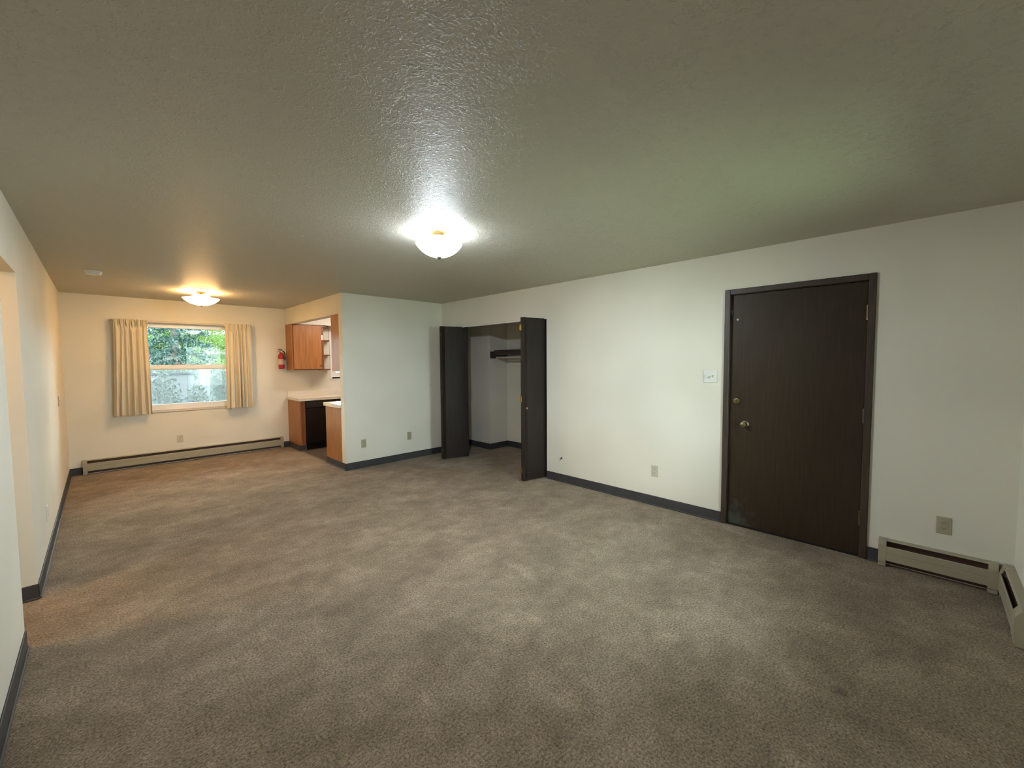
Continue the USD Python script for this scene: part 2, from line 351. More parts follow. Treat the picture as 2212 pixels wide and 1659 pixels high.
make_window(1, W1, Y, Y + .17, 'white vinyl double-hung window between the beige curtains', True)
tk = make_window(2, WK, Y, Y + .17, 'bright white-framed kitchen window beside the open corner shelves')
x0, x1, z0, z1 = WK
put('casing', mbox(x0 - .045, Y - .012, z0 - .045, x1 + .045, Y + .002, z1 + .045) - mbox(x0 + .001, Y - 1, z0 + .001, x1 - .001, Y + 1, z1 - .001), 'white_vinyl', tk)
make_window(3, WN, B + .03, B - .15, 'white vinyl window in the wall with the short corner heater')

# ------------------------------------------------------------------ entry door
d1 = thing('door_1', (R, .78, 0), 'dark brown flush entry door in a brown casing with brass hardware', 'door', None, 'structure')
put('slab', bx(4.016, .319, .010, 4.060, 1.243, 2.062, .002), 'door_paint', d1)
for y0, y1 in ((.271, .315), (1.247, 1.291)):
    put('casing', bx(R - .017, y0, 0, R + .001, y1, 2.112, .004), 'casing_paint', d1)
put('head_casing', bx(R - .0165, .3151, 2.066, R + .001, 1.2469, 2.1115, .003), 'casing_paint', d1)
for y0, y1 in ((.299, .317), (1.245, 1.263)):
    put('jamb', bx(R - .002, y0, 0, R + .125, y1, 2.0639), 'casing_paint', d1)
put('head_jamb', bx(R - .002, .299, 2.064, R + .125, 1.263, 2.081), 'casing_paint', d1)
put('door_stop', cat_([bx(4.062, .31, 0, 4.10, .335, 2.066), bx(4.062, 1.23, 0, 4.10, 1.252, 2.066), bx(4.062, .31, 2.045, 4.10, 1.252, 2.066)]), 'casing_paint', d1)
put('threshold', bx(4.0, .316, -.004, 4.12, 1.246, .008, .003), 'dark_void', d1)
for zc in (1.836, 1.07, .297):
    hg = put('hinge', lathe([(0, -.052), (.0065, -.052), (.0065, .052), (0, .052)], 14, (4.009, .318, zc)), 'aged_brass', d1)
    put('hinge_leaf', bx(4.0135, .319, zc - .05, 4.0165, .327, zc + .05, .001), 'aged_brass', hg)
    put('hinge_pin', lathe([(0, -.058), (.005, -.058), (.005, -.052), (0, -.05)], 10, (4.009, .318, zc)), 'brass', hg)
db = put('deadbolt', lathe([(0, 0), (.031, 0), (.031, .006), (.027, .012), (.018, .014), (0, .014)], 32, (4.016, 1.186, 1.124), 'x'), 'aged_brass', d1)
put('thumb_turn', bx(3.982, 1.182, 1.108, 4.004, 1.190, 1.140, .003), 'aged_brass', db)
kn = put('rose', lathe([(0, 0), (.033, 0), (.033, .004), (.026, .010), (.013, .013), (0, .013)], 32, (4.016, 1.116, .923), 'x'), 'aged_brass', d1)
put('door_knob', lathe([(0, .010), (.011, .010), (.011, .026), (.018, .032), (.0265, .042), (.0275, .052), (.024, .061), (.014, .066), (0, .067)], 32, (4.016, 1.116, .923), 'x'), 'aged_brass', kn)
put('latch_plate', bx(4.0145, 1.2365, 1.895, 4.0165, 1.243, 1.935, .0005), 'steel', d1)
put('bumper_dot', lathe([(0, 0), (.009, 0), (.008, .002), (0, .003)], 16, (4.016, 1.193, 1.847), 'x'), 'pale_plastic', d1)

# ------------------------------------------------------------------ closet bifold doors
def bifold(n, pivot, knuckle, end, label, front_knob):
    t = thing(f'door_{n}', (*pivot, 0), label, 'door', None, 'structure')
    def panel(a, b, side):
        a, b = np.array(a), np.array(b)
        d = (b - a) / np.linalg.norm(b - a)
        nrm = np.array([-d[1], d[0]]) * side
        q = [a + d * .003, b - d * .002, b - d * .002 + nrm * .034, a + d * .003 + nrm * .034]
        return q, d, nrm
    s = 1 if pivot[1] < end[1] else -1                       # other leaf lies on this side in y
    qa, da, na = panel(pivot, knuckle, -s)                   # thickness towards the other leaf
    if (na[1] > 0) != (s > 0):
        qa, da, na = panel(pivot, knuckle, s)
    qb, dbb, nb = panel(end, knuckle, s)
    if (nb[1] > 0) == (s > 0):
        qb, dbb, nb = panel(end, knuckle, -s)
    def slab(q):
        m = extr(Polygon(q).buffer(-.003).buffer(.003, quad_segs=2), .012, 2.030)
        return m
    pa = put('leaf', slab(qa), 'bifold_paint', t)
    pb = put('leaf', slab(qb), 'bifold_paint', t)
    K = np.array(knuckle)
    mid = K + na * .034
    hm = 'brass' if front_knob else 'dull_bronze'
    for zc in (1.907, 1.027, .140):
        hb = put('hinge', lathe([(0, -.032), (.0055, -.032), (.0055, .032), (0, .032)], 12, (mid[0] - .006, mid[1], zc)), hm, t)
        w = .026
        lv = [extr(Polygon([K - da * 0 + np.array([-.0022, 0]) + na * .006, K + np.array([-.0022, 0]) + na * .030, K + na * .030, K + na * .006]), zc - .034, zc + .034),
              extr(Polygon([K - da * .004 - na * .0016, K - da * w - na * .0016, K - da * w + na * .001, K - da * .004 + na * .001]), zc - .018, zc + .018)]
        put('hinge_leaf', cat_(lv), hm, hb)
    if front_knob:
        kp = K - da * .055
        ang = math.atan2(-na[1], -na[0])
        m = lathe([(0, 0), (.008, 0), (.0075, .010), (.013, .016), (.0145, .022), (.011, .028), (0, .030)], 20)
        m.apply_transform(trimesh.transformations.rotation_matrix(math.pi / 2, [0, 1, 0]))
        m.apply_transform(trimesh.transformations.rotation_matrix(ang, [0, 0, 1]))
        m.apply_translation([kp[0], kp[1], .916])
        put('knob', m, 'brass', t)
    put('pivot_pin', lathe([(0, 2.028), (.005, 2.028), (.005, 2.036), (0, 2.036)], 10, (*(np.array(pivot) + da * .02 + na * .017), 0)), 'steel', t)
    return t
bifold(2, (4.085, 5.275), (3.655, 5.19), (4.085, 5.06), 'folded dark brown bifold closet door against the partition wall', False)
bifold(3, (4.085, 3.405), (3.662, 3.495), (4.085, 3.62), 'folded dark brown bifold closet door with brass knob and hinges', True)

# closet fittings
sh = thing('closet_shelf', (4.92, 4.2, 1.60), 'dark wood shelf spanning the closet above the hanging rod', 'shelf')
put('board', bx(4.775, 3.202, 1.664, 5.069, 5.198, 1.684, .002), 'shelf_wood', sh)
put('front_edge', bx(4.757, 3.202, 1.596, 4.775, 5.198, 1.686, .003), 'shelf_wood', sh)
put('cleat', bx(4.67, 5.181, 1.548, 5.069, 5.199, 1.663, .002), 'shelf_wood', sh)
rod = tag(put('closet_rod', tube([(4.80, 3.205, 1.562), (4.80, 4.2, 1.560), (4.80, 5.18, 1.562)], .016, 16), 'trim_metal'), 'pale metal hanging rod under the closet shelf', 'rod')

# ------------------------------------------------------------------ ceiling lamps
def ceiling_light(x, y, rb, key, label):
    t = thing('ceiling_light', (x, y, H), label, 'ceiling light', 'flush ceiling lights')
    put('canopy', lathe([(0, H), (.052, H), (.050, H - .010), (.030, H - .020), (.012, H - .026), (0, H - .026)], 32, (x, y, 0)), 'brass', t)
    put('stem', lathe([(0, H - .02), (.007, H - .02), (.007, 2.262), (0, 2.262)], 12, (x, y, 0)), 'brass', t)
    for k in range(3):
        a = 2 * math.pi * k / 3 + .4
        ca, sa = math.cos(a), math.sin(a)
        pts = [(x + ca * r, y + sa * r, z) for r, z in ((.008, 2.412), (.03, 2.404), (.052, 2.408), (.066, 2.422))]
        put('arm', tube(pts, .004, 8), 'aged_brass', t)
    for s in (-1, 1):
        put('bulb', lathe([(0, 2.318), (.012, 2.320), (.022, 2.327), (.029, 2.339), (.030, 2.350), (.027, 2.362), (.018, 2.374), (.012, 2.386), (0, 2.388)], 20, (x + s * .042, y + s * .015, 0)), 'bulb_' + key, t)
    put('reflector_pan', lathe([(0, 2.398), (.090, 2.398), (.118, 2.342), (.119, 2.342), (.092, 2.400), (0, 2.400)], 40, (x, y, 0)), 'white_plastic', t)
    zb, zt = 2.262, 2.352
    prof = []
    for k in range(13):
        u = k / 12
        prof.append((rb * u, zb + (zt - zb) * (.80 * u ** 2 + .20 * u ** 6)))
    inner = [(max(r - .004, 0), z + .004) for r, z in prof[::-1]]
    put('glass_bowl', lathe(prof + [(rb + .002, zt + .003)] + inner, 48, (x, y, 0)), 'bowl_' + key, t)
    put('finial', lathe([(0, 2.246), (.006, 2.248), (.009, 2.254), (.017, 2.259), (.017, 2.263), (0, 2.265)], 20, (x, y, 0)), 'aged_brass', t)
    return t
ceiling_light(1.813, 2.568, .166, 'cool', 'cool white frosted bowl ceiling light with brass fittings, nearest the entry door')
ceiling_light(1.000, 6.835, .200, 'warm', 'warm glowing bowl ceiling light in front of the curtained window')
ceiling_light(-1.42, 3.74, .166, 'hall', 'warm bowl ceiling light inside the hallway')

kl = thing('kitchen_light', (3.35, 6.9, H), 'white boxed fluorescent light on the kitchen ceiling', 'ceiling light')
put('housing', bx(2.75, 6.75, H - .045, 3.95, 7.05, H, .004), 'white_plastic', kl)
put('diffuser', bx(2.77, 6.77, H - .085, 3.93, 7.03, H - .044, .012), 'diffuser', kl)

sd = thing('smoke_detector', (0, 6.03, H), 'round white smoke detector on the ceiling near the left wall', 'smoke detector')
put('mounting_base', lathe([(0, H), (.068, H), (.068, H - .010), (0, H - .010)], 36, (0, 6.03, 0)), 'white_plastic', sd)
put('cover', lathe([(0, H - .010), (.062, H - .010), (.061, H - .026), (.052, H - .036), (.03, H - .039), (0, H - .039)], 36, (0, 6.03, 0)), 'white_plastic', sd)
put('test_button', lathe([(0, H - .038), (.012, H - .038), (.011, H - .042), (0, H - .043)], 16, (.028, 6.03, 0)), 'pale_plastic', sd)

# ------------------------------------------------------------------ electrical plates
def frame_at(p, n):
    """Maps local (across, up, out) to the wall at p with outward normal n."""
    n = np.array(n, float); a = np.cross([0, 0, 1], n)
    return lambda m: (lambda q: (q.apply_transform(np.array([[a[0], 0, n[0], p[0]], [a[1], 0, n[1], p[1]], [0, 1, 0, p[2]], [0, 0, 0, 1]])), q)[1])(cat_([m]))

def outlet(p, n, label, mat='ivory_plastic', group='duplex wall outlets'):
    f = frame_at(p, n)
    t = thing('wall_outlet', p, label, 'outlet', group)
    put('cover_plate', f(bx(-.036, -.058, 0, .036, .058, .006, .003)), mat, t)
    for s in (-1, 1):
        o = put('socket', f(extr(Polygon([(math.cos(a) * .0165, max(-.0125, min(.0125, math.sin(a) * .0165)) + s * .0195) for a in np.linspace(0, 2 * math.pi, 25)[:-1]]), .004, .0085)), mat, t)
        put('slot', f(cat_([bx(-.0075, s * .0195 - .003, .007, -.0055, s * .0195 + .006, .0088), bx(.0055, s * .0195 - .003, .007, .0075, s * .0195 + .005, .0088), bx(-.002, s * .0195 - .009, .007, .002, s * .0195 - .005, .0088)])), 'dark_void', o)
    put('screw', f(lathe([(0, .005), (.0035, .005), (.003, .0075), (0, .008)], 10)), mat, t)
    return t
outlet((.832, Y, .349), (0, -1, 0), 'beige outlet on the cream wall below the curtained window', 'pale_plastic')
outlet((2.617, D, .342), (0, -1, 0), 'tan outlet on the partition wall nearest its free end')
outlet((3.352, D, .356), (0, -1, 0), 'tan outlet on the partition wall nearest the closet')
outlet((R, 1.937, .358), (-1, 0, 0), 'ivory outlet on the wall between closet and entry door', 'pale_plastic')
outlet((R, -.118, .364), (-1, 0, 0), 'tan outlet above the corner heater beside the entry door')
outlet((L, 4.775, .347), (1, 0, 0), 'white outlet low on the hallway opening wall', 'white_plastic')
outlet((2.80, Y, 1.105), (0, -1, 0), 'white outlet over the kitchen backsplash', 'white_plastic')

f = frame_at((R, 1.408, 1.341), (-1, 0, 0))
sw = thing('dimmer_switch', (R, 1.408, 1.341), 'white two-gang switch plate with a round dimmer knob by the entry door', 'light switch')
put('cover_plate', f(bx(-.0595, -.0575, 0, .0595, .0575, .006, .003)), 'white_plastic', sw)
put('dimmer_knob', f(lathe([(0, .005), (.0165, .005), (.0155, .020), (.013, .023), (0, .023)], 24, (-.023, 0, 0))), 'white_plastic', sw)
put('toggle', f(cat_([bx(.018, -.012, .004, .028, .012, .0075, .001), bx(.0205, -.001, .004, .0255, .009, .018, .0015)])), 'pale_plastic', sw)
for sx in (-1, 1):
    for sz in (-1, 1):
        put('screw', f(lathe([(0, .005), (.0035, .005), (.003, .0075), (0, .008)], 10, (sx * .023, sz * .030, 0))), 'white_plastic', sw)
f = frame_at((L, 6.80, 1.085), (1, 0, 0))
s2 = thing('light_switch', (L, 6.80, 1.085), 'pale switch plate at mid height on the hallway opening wall', 'light switch')
put('cover_plate', f(bx(-.036, -.058, 0, .036, .058, .006, .003)), 'pale_plastic', s2)
put('toggle', f(cat_([bx(-.005, -.012, .004, .005, .012, .0075, .001), bx(-.0025, -.001, .004, .0025, .009, .018, .0015)])), 'white_plastic', s2)

cb = thing('coax_cable', (R, 3.148, .293), 'short dark cable stub poking out of the wall near the closet', 'cable')
put('cable', tube([(R + .005, 3.148, .296), (R - .008, 3.147, .297), (R - .017, 3.149, .292), (R - .021, 3.153, .280), (R - .021, 3.156, .268)], .0035, 10), 'purple_cable', cb)
put('connector', lathe([(0, -.006), (.0075, -.006), (.0075, .006), (0, .006)], 6, (R - .008, 3.147, .297)), 'rubber', cb)
put('hole_grommet', lathe([(.004, 0), (.011, 0), (.010, .002), (.004, .002)], 20, (R, 3.148, .296), 'x'), 'purple_cable', cb)

# ------------------------------------------------------------------ baseboard heaters
def heater(p, along, out, length, slot0, slot1, label, cap0=.042, cap1=.042, groove=False):
    p, a, o = np.array(p, float), np.array(along, float), np.array(out, float)
    T = np.array([[a[0], o[0], 0, p[0]], [a[1], o[1], 0, p[1]], [0, 0, 1, 0], [0, 0, 0, 1]])
    flip = np.linalg.det(T[:3, :3]) < 0
    def f(m):
        m = cat_([m]); m.apply_transform(T)
        return m
    def prof(poly, s0, s1):                                   # poly in (out, z), extruded along the heater
        m = trimesh.creation.extrude_polygon(Polygon(poly), s1 - s0, engine='earcut')
        v = m.vertices.copy()
        m.vertices = np.stack([v[:, 2] + s0, v[:, 0], v[:, 1]], 1)
        m.fix_normals()
        return f(m)
    t = thing('baseboard_heater', (*(p[:2] + a[:2] * length / 2), 0), label, 'heater', 'hydronic baseboard heaters')
    c = [(0, .004), (.062, .004), (.062, .030), (.067, .034), (.067, .150), (.062, .164), (.046, .190), (.040, .194), (0, .194)]
    put('end_cap', prof(c, 0, cap0), 'heater_enamel', t)
    put('end_cap', prof(c, length - cap1, length), 'heater_enamel', t)
    put('back_plate', f(bx(slot0 * 0 + cap0, .0005, .008, length - cap1, .004, .188)), 'fin_metal', t)
    put('hood', prof([(0, .187), (.036, .187), (.043, .182), (.046, .184), (.038, .191), (0, .192)], cap0 - .002, length - cap1 + .002), 'heater_enamel', t)
    put('front_panel', prof([(.060, .050), (.066, .048), (.066, .098), (.0635, .101), (.066, .104), (.066, .146), (.062, .151), (.058, .150), (.062, .144), (.062, .054), (.058, .054)], cap0 - .002, length - cap1 + .002), 'heater_enamel', t)
    for s0, s1 in ((cap0, slot0), (slot1, length - cap1)):
        if s1 - s0 > .004:
            put('filler_plate', prof([(.060, .144), (.066, .146), (.0655, .151), (.046, .186), (.041, .183)], s0 - .001, s1 + .001), 'heater_enamel', t)
    fins = [f(bx(s, .010, .060, s + .0012, .056, .138)) for s in np.arange(cap0 + .02, length - cap1 - .02, .012)]
    put('heating_fins', cat_(fins + [f(lathe([(0, cap0), (.011, cap0), (.011, length - cap1), (0, length - cap1)], 12).apply_transform(trimesh.transformations.rotation_matrix(math.pi / 2, [0, 1, 0])).apply_translation([0, .034, .10]))]), 'fin_metal', t)
    return t
heater((-.212, Y, 0), (1, 0), (0, -1), 2.465, .046, 2.418, 'long tan baseboard heater under the curtained window')
heater((R, .203, 0), (0, -1), (-1, 0), .566, .038, .527, 'tan baseboard heater beside the entry door')
heater((3.282, B, 0), (1, 0), (0, 1), .710, .098, .628, 'short tan baseboard heater filling the corner by the wall edge', .092, .075)

# ------------------------------------------------------------------ curtains
cr = thing('curtain_rod', (.98, 7.96, 2.10), 'flat beige traverse rod across the top of the window', 'curtain rod')
put('rail', bx(.135, 7.972, 2.094, 1.832, 7.984, 2.120, .003), 'rod_metal', cr)
for x in (.135, 1.822):
    put('bracket', bx(x, 7.972, 2.094, x + .010, Y - .0005, 2.120, .002), 'rod_metal', cr)
for x in (.512, 1.452):
    put('carrier', cat_([bx(x - .012, 7.962, 2.08, x + .012, 7.973, 2.122, .004), tube([(x, 7.965, 2.075), (x, 7.955, 2.066), (x, 7.952, 2.078)], .003, 8)]), 'white_plastic', cr)

def curtain(xl, xr, xlb, xrb, ztop, zbot, folds, seed, label):
    nu, nv = 150, 46
    u = np.linspace(0, 1, nu)[None, :]
    v = np.linspace(0, 1, nv)[:, None]
    r = np.random.default_rng(seed)
    ph = r.uniform(0, 2 * math.pi, 4)
    left = xl + (xlb - xl) * v ** 1.2
    right = xr + (xrb - xr) * v ** 1.1
    uu = u + .018 * np.sin(2 * math.pi * (u * 2.3 + .25 * v) + ph[0]) * v + .010 * np.sin(2 * math.pi * u * 5 + ph[1] + 2 * v)
    x = left + (right - left) * np.clip(uu, 0, 1)
    head = np.clip((v - .055) / .06, 0, 1)
    w1 = np.sin(2 * math.pi * folds * u + ph[2] + 1.5 * np.sin(2 * math.pi * u * 1.5 + ph[3]) + .9 * v)
    w1 = np.sign(w1) * np.abs(w1) ** .75
    w2 = np.sin(2 * math.pi * (folds * 1.9) * u + ph[0] + .8 * v) * .25
    pinch = np.sin(2 * math.pi * folds * 2 * u + ph[1]) * .009 + np.sin(2 * math.pi * folds * 5 * u) * .004
    amp = (.015 + .021 * v) * (1 + .35 * np.sin(2 * math.pi * u * 1.7 + ph[1]))
    y = 7.930 - (1 - head) * (pinch + .004) - head * amp * (w1 + w2) - .010 * np.exp(-((v - .115) / .02) ** 2) * (np.abs(w1) ** .5)
    y = y + .02 * v * 0
    z = ztop + (zbot - ztop) * v + .006 * np.sin(2 * math.pi * folds * u + ph[2]) * v + .004 * np.sin(2 * math.pi * folds * 3 * u) * (1 - v)
    z = np.broadcast_to(z, x.shape).copy()
    P = np.stack([x, y, z], -1)
    du = np.gradient(P, axis=1); dv = np.gradient(P, axis=0)
    n = np.cross(du, dv); n /= np.linalg.norm(n, axis=-1, keepdims=True)
    t = .0011
    A, Bk = (P + n * t).reshape(-1, 3), (P - n * t).reshape(-1, 3)
    idx = np.arange(nu * nv).reshape(nv, nu)
    q = np.stack([idx[:-1, :-1], idx[:-1, 1:], idx[1:, 1:], idx[1:, :-1]], -1).reshape(-1, 4)
    F = [q[:, ::-1], q + nu * nv]
    rim = np.concatenate([idx[0, :], idx[1:, -1], idx[-1, ::-1][1:], idx[::-1, 0][1:]])
    e = np.stack([rim[:-1], rim[1:], rim[1:] + nu * nv, rim[:-1] + nu * nv], -1)
    F.append(e)
    t_ = thing('curtain', ((xl + xr) / 2, 7.93, zbot), label, 'curtain', 'beige window curtains')
    m = trimesh.Trimesh(np.vstack([A, Bk]), np.vstack([np.vstack(F)[:, [0, 1, 2]], np.vstack(F)[:, [0, 2, 3]]]), process=False)
    m.fix_normals()
    put('cloth', m, 'curtain_cloth', t_, True)
    # pinch pleats stitched at the heading
    pl = []
    for k in range(int(folds)):
        uc = (k + .5) / int(folds)
        xc = xl + (xr - xl) * uc
        for s in (-1, 0, 1):
            pl.append(tube([(xc + s * .011, 7.926 - .012, ztop - .004), (xc + s * .009, 7.922 - .014, ztop - .05), (xc + s * .003, 7.924 - .010, ztop - .105)], [.0052, .0062, .003], 8))
    put('pleat', cat_(pl), 'curtain_cloth', t_, True)
    return t_
curtain(.160, .512, .118, .528, 2.118, .768, 6, 3, 'wider beige pleated curtain hanging on the side next to the hallway wall')
curtain(1.448, 1.812, 1.432, 1.822, 2.128, .772, 6, 11, 'beige pleated curtain hanging next to the red fire extinguisher')

# ------------------------------------------------------------------ fire extinguisher
ex, ey, ez = 2.262, 7.975, 1.392
fe = thing('fire_extinguisher', (ex, ey, ez), 'small red fire extinguisher hung on the wall beside the oak cabinet', 'fire extinguisher')
rr = .046
put('cylinder', lathe([(0, ez), (rr - .006, ez), (rr, ez + .008), (rr, ez + .225), (rr - .006, ez + .245), (rr - .022, ez + .268), (.015, ez + .280), (0, ez + .280)], 36, (ex, ey, 0)), 'red_enamel', fe)
put('label_band', lathe([(rr - .001, ez + .075), (rr + .0008, ez + .075), (rr + .0008, ez + .166), (rr - .001, ez + .166)], 36, (ex, ey, 0)), 'label_paper', fe)
put('valve', cat_([lathe([(0, ez + .275), (.014, ez + .275), (.014, ez + .300), (.010, ez + .306), (0, ez + .306)], 18, (ex, ey, 0)), bx(ex - .014, ey - .012, ez + .298, ex + .026, ey + .012, ez + .316, .004)]), 'aged_brass', fe)
put('carry_handle', cat_([bx(ex - .062, ey - .008, ez + .305, ex + .012, ey + .008, ez + .311, .002)]), 'black_plastic', fe)
put('squeeze_lever', tube([(ex + .022, ey, ez + .312), (ex + .012, ey, ez + .334), (ex - .015, ey, ez + .340), (ex - .042, ey, ez + .335)], .0055, 8), 'black_plastic', fe)
put('gauge', lathe([(0, 0), (.014, 0), (.014, .010), (0, .012)], 20, (ex, ey - .012, ez + .300), 'y'), 'white_paper', fe)
put('hose', tube([(ex + .022, ey, ez + .306), (ex + .045, ey, ez + .300), (ex + .060, ey + .004, ez + .270), (ex + .064, ey + .004, ez + .22), (ex + .060, ey, ez + .15)], [.007, .007, .008, .008, .010], 10), 'rubber', fe)
put('wall_bracket', cat_([bx(ex - .012, ey + .040, ez + .06, ex + .012, Y - .001, ez + .29, .002), bx(ex - .010, ey + .004, ez + .279, ex + .010, Y - .001, ez + .285, .002)]), 'steel', fe)

# ------------------------------------------------------------------ kitchen
def cab_doors(t, x0, x1, n, yface, out, z0, z1, mat='oak'):
    w = (x1 - x0) / n
    for k in range(n):
        a, b = x0 + k * w + .012, x0 + (k + 1) * w - .012
        d = put('door', bx(a, yface, z0, b, yface + out * .019, z1, .004), mat, t)
        put('knob', lathe([(0, 0), (.007, 0), (.007, .010), (.014, .018), (.012, .024), (0, .026)], 16, (b - .03, yface + out * .019, (z0 + z1) / 2), 'y') if out < 0 else
            lathe([(0, 0), (.007, 0), (.007, .010), (.014, .018), (.012, .024), (0, .026)], 16).apply_transform(trimesh.transformations.rotation_matrix(-math.pi / 2, [1, 0, 0])).apply_translation([b - .03, yface + .019, (z0 + z1) / 2]), 'aged_brass', d)

c1 = thing('wall_cabinet', (2.63, 7.88, 1.37), 'honey oak wall cabinet with open corner shelves beside the extinguisher', 'cabinet', 'oak wall cabinets')
put('end_panel', bx(2.362, 7.726, 1.368, 2.380, Y - .001, 2.167, .001), 'oak', c1)
put('body', bx(2.380, 7.745, 1.372, 2.878, Y - .001, 2.163), 'oak', c1)
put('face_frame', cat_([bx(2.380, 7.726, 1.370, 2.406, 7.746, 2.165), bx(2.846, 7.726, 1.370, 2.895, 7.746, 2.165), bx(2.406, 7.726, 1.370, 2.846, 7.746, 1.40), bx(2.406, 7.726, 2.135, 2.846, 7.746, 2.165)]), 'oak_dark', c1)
put('side_panel', bx(2.877, 7.746, 1.370, 2.895, Y - .001, 2.165), 'oak', c1)
dd = put('door', bx(2.386, 7.706, 1.384, 2.852, 7.725, 2.152, .004), 'oak', c1)
put('knob', lathe([(0, 0), (.006, 0), (.006, .009), (.012, .016), (.010, .022), (0, .023)], 16, (2.83, 7.706, 1.44), 'y'), 'aged_brass', dd)
for z in (1.370, 1.632, 1.898, 2.150):
    pts = [(2.895, Y - .001), (2.895, 7.74)] + [(2.895 + .195 * math.sin(a) ** .9, Y - .001 - .297 * math.cos(a) ** .9) for a in np.linspace(.12, math.pi / 2, 14)]
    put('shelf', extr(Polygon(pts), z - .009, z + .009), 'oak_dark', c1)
nt = thing('paper_note', (2.871, 7.725, 1.93), 'small white paper note taped to the oak cabinet stile', 'note')
put('sheet', bx(2.858, 7.7240, 1.902, 2.886, 7.7257, 1.992, .0003), 'white_paper', nt)

c2 = thing('wall_cabinet', (3.1, 5.88, 1.375), 'oak wall cabinet on the kitchen side of the partition wall', 'cabinet', 'oak wall cabinets')
put('end_panel', bx(2.366, 5.736, 1.374, 2.384, 6.022, 2.164, .001), 'oak', c2)
put('body', bx(2.384, 5.736, 1.376, 3.98, 6.005, 2.163), 'oak', c2)
put('face_frame', bx(2.384, 6.004, 1.376, 3.98, 6.023, 2.163), 'oak_dark', c2)
cab_doors(c2, 2.39, 3.98, 4, 6.023, 1, 1.39, 2.15)

c3 = thing('base_cabinet', (2.41, 7.74, 0), 'narrow oak base cabinet end beside the black dishwasher', 'cabinet', 'oak base cabinets')
put('end_panel', bx(2.360, 7.436, 0.0, 2.378, Y - .001, .848, .001), 'oak', c3)
put('stile', bx(2.378, 7.437, .088, 2.452, 7.457, .848, .001), 'oak_dark', c3)
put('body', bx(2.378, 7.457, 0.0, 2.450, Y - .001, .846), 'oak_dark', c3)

dw = thing('dishwasher', (2.76, 7.44, 0), 'black built-in dishwasher under the kitchen counter', 'dishwasher')
put('tub', bx(2.462, 7.475, .02, 3.056, 8.02, .842), 'dark_void', dw)
put('door', bx(2.463, 7.440, .11, 3.055, 7.474, .720, .006), 'black_enamel', dw)
cp = put('control_panel', bx(2.463, 7.434, .724, 3.055, 7.474, .842, .006), 'black_plastic', dw)
put('latch_handle', bx(2.66, 7.418, .775, 2.86, 7.435, .805, .005), 'black_plastic', cp)
put('dial', lathe([(0, 0), (.024, 0), (.021, .016), (0, .018)], 24, (2.98, 7.434, .784), 'y'), 'black_plastic', cp)
put('kick_plate', bx(2.463, 7.50, 0.0, 3.055, 7.52, .108), 'black_plastic', dw)

c4 = thing('base_cabinet', (4.1, 7.74, 0), 'oak sink base cabinet running on past the dishwasher', 'cabinet', 'oak base cabinets')
put('body', bx(3.062, 7.458, .09, 5.245, Y - .001, .680), 'oak', c4)
put('face_frame', bx(3.062, 7.438, .09, 5.245, 7.458, .848), 'oak_dark', c4)
put('toe_kick', bx(3.062, 7.50, -.003, 5.245, Y - .001, .09), 'black_plastic', c4)
cab_doors(c4, 3.08, 5.23, 4, 7.438, -1, .12, .82)

c5 = thing('base_cabinet', (3.1, 6.0, 0), 'oak base cabinet with plain end panel against the partition wall', 'cabinet', 'oak base cabinets')
put('end_panel', bx(2.360, 5.736, 0.0, 2.378, 6.298, .858, .001), 'oak', c5)
put('body', bx(2.378, 5.736, .09, 3.98, 6.280, .856), 'oak', c5)
put('toe_kick', bx(2.378, 5.736, -.003, 3.98, 6.22, .09), 'black_plastic', c5)
put('face_frame', bx(2.378, 6.280, .09, 3.98, 6.299, .858), 'oak_dark', c5)
cab_doors(c5, 2.39, 3.97, 4, 6.299, 1, .12, .83)

w1 = thing('worktop', (3.5, 7.74, .85), 'long cream laminate worktop with backsplash below the kitchen window', 'worktop', 'laminate worktops')
put('counter_slab', mbox(2.346, 7.402, .849, 5.248, Y - .001, .892) - mbox(3.30, 7.50, .7, 4.06, 7.92, 1.0), 'laminate', w1)
put('backsplash', bx(2.356, Y - .020, .891, 5.248, Y - .0005, .993, .004), 'laminate', w1)
sk = thing('sink', (3.68, 7.71, .75), 'steel kitchen sink set into the far worktop', 'sink')
put('basin', mbox(3.302, 7.502, .72, 4.058, 7.918, .893) - mbox(3.312, 7.512, .73, 4.048, 7.908, 1.0), 'steel', sk)
put('rim', mbox(3.285, 7.485, .892, 4.075, 7.935, .898) - mbox(3.312, 7.512, .8, 4.048, 7.908, 1.0), 'steel', sk)
put('faucet', tube([(3.68, 7.95, .892), (3.68, 7.95, 1.02), (3.68, 7.93, 1.075), (3.68, 7.86, 1.095), (3.68, 7.79, 1.075), (3.68, 7.78, 1.05)], .011, 12), 'steel', sk)
w2 = thing('worktop', (3.1, 6.02, .86), 'cream laminate worktop end projecting from the partition wall', 'worktop', 'laminate worktops')
rc = Polygon([(2.338, 5.737), (3.985, 5.737), (3.985, 6.345)] + [(2.338 + .03 - .03 * math.sin(a), 6.345 - .03 + .03 * math.cos(a)) for a in np.linspace(0, math.pi / 2, 8)])
put('counter_slab', extr(rc, .859, .905), 'laminate', w2)
put('backsplash', bx(2.40, 5.7355, .904, 3.985, 5.755, 1.0, .004), 'laminate', w2)

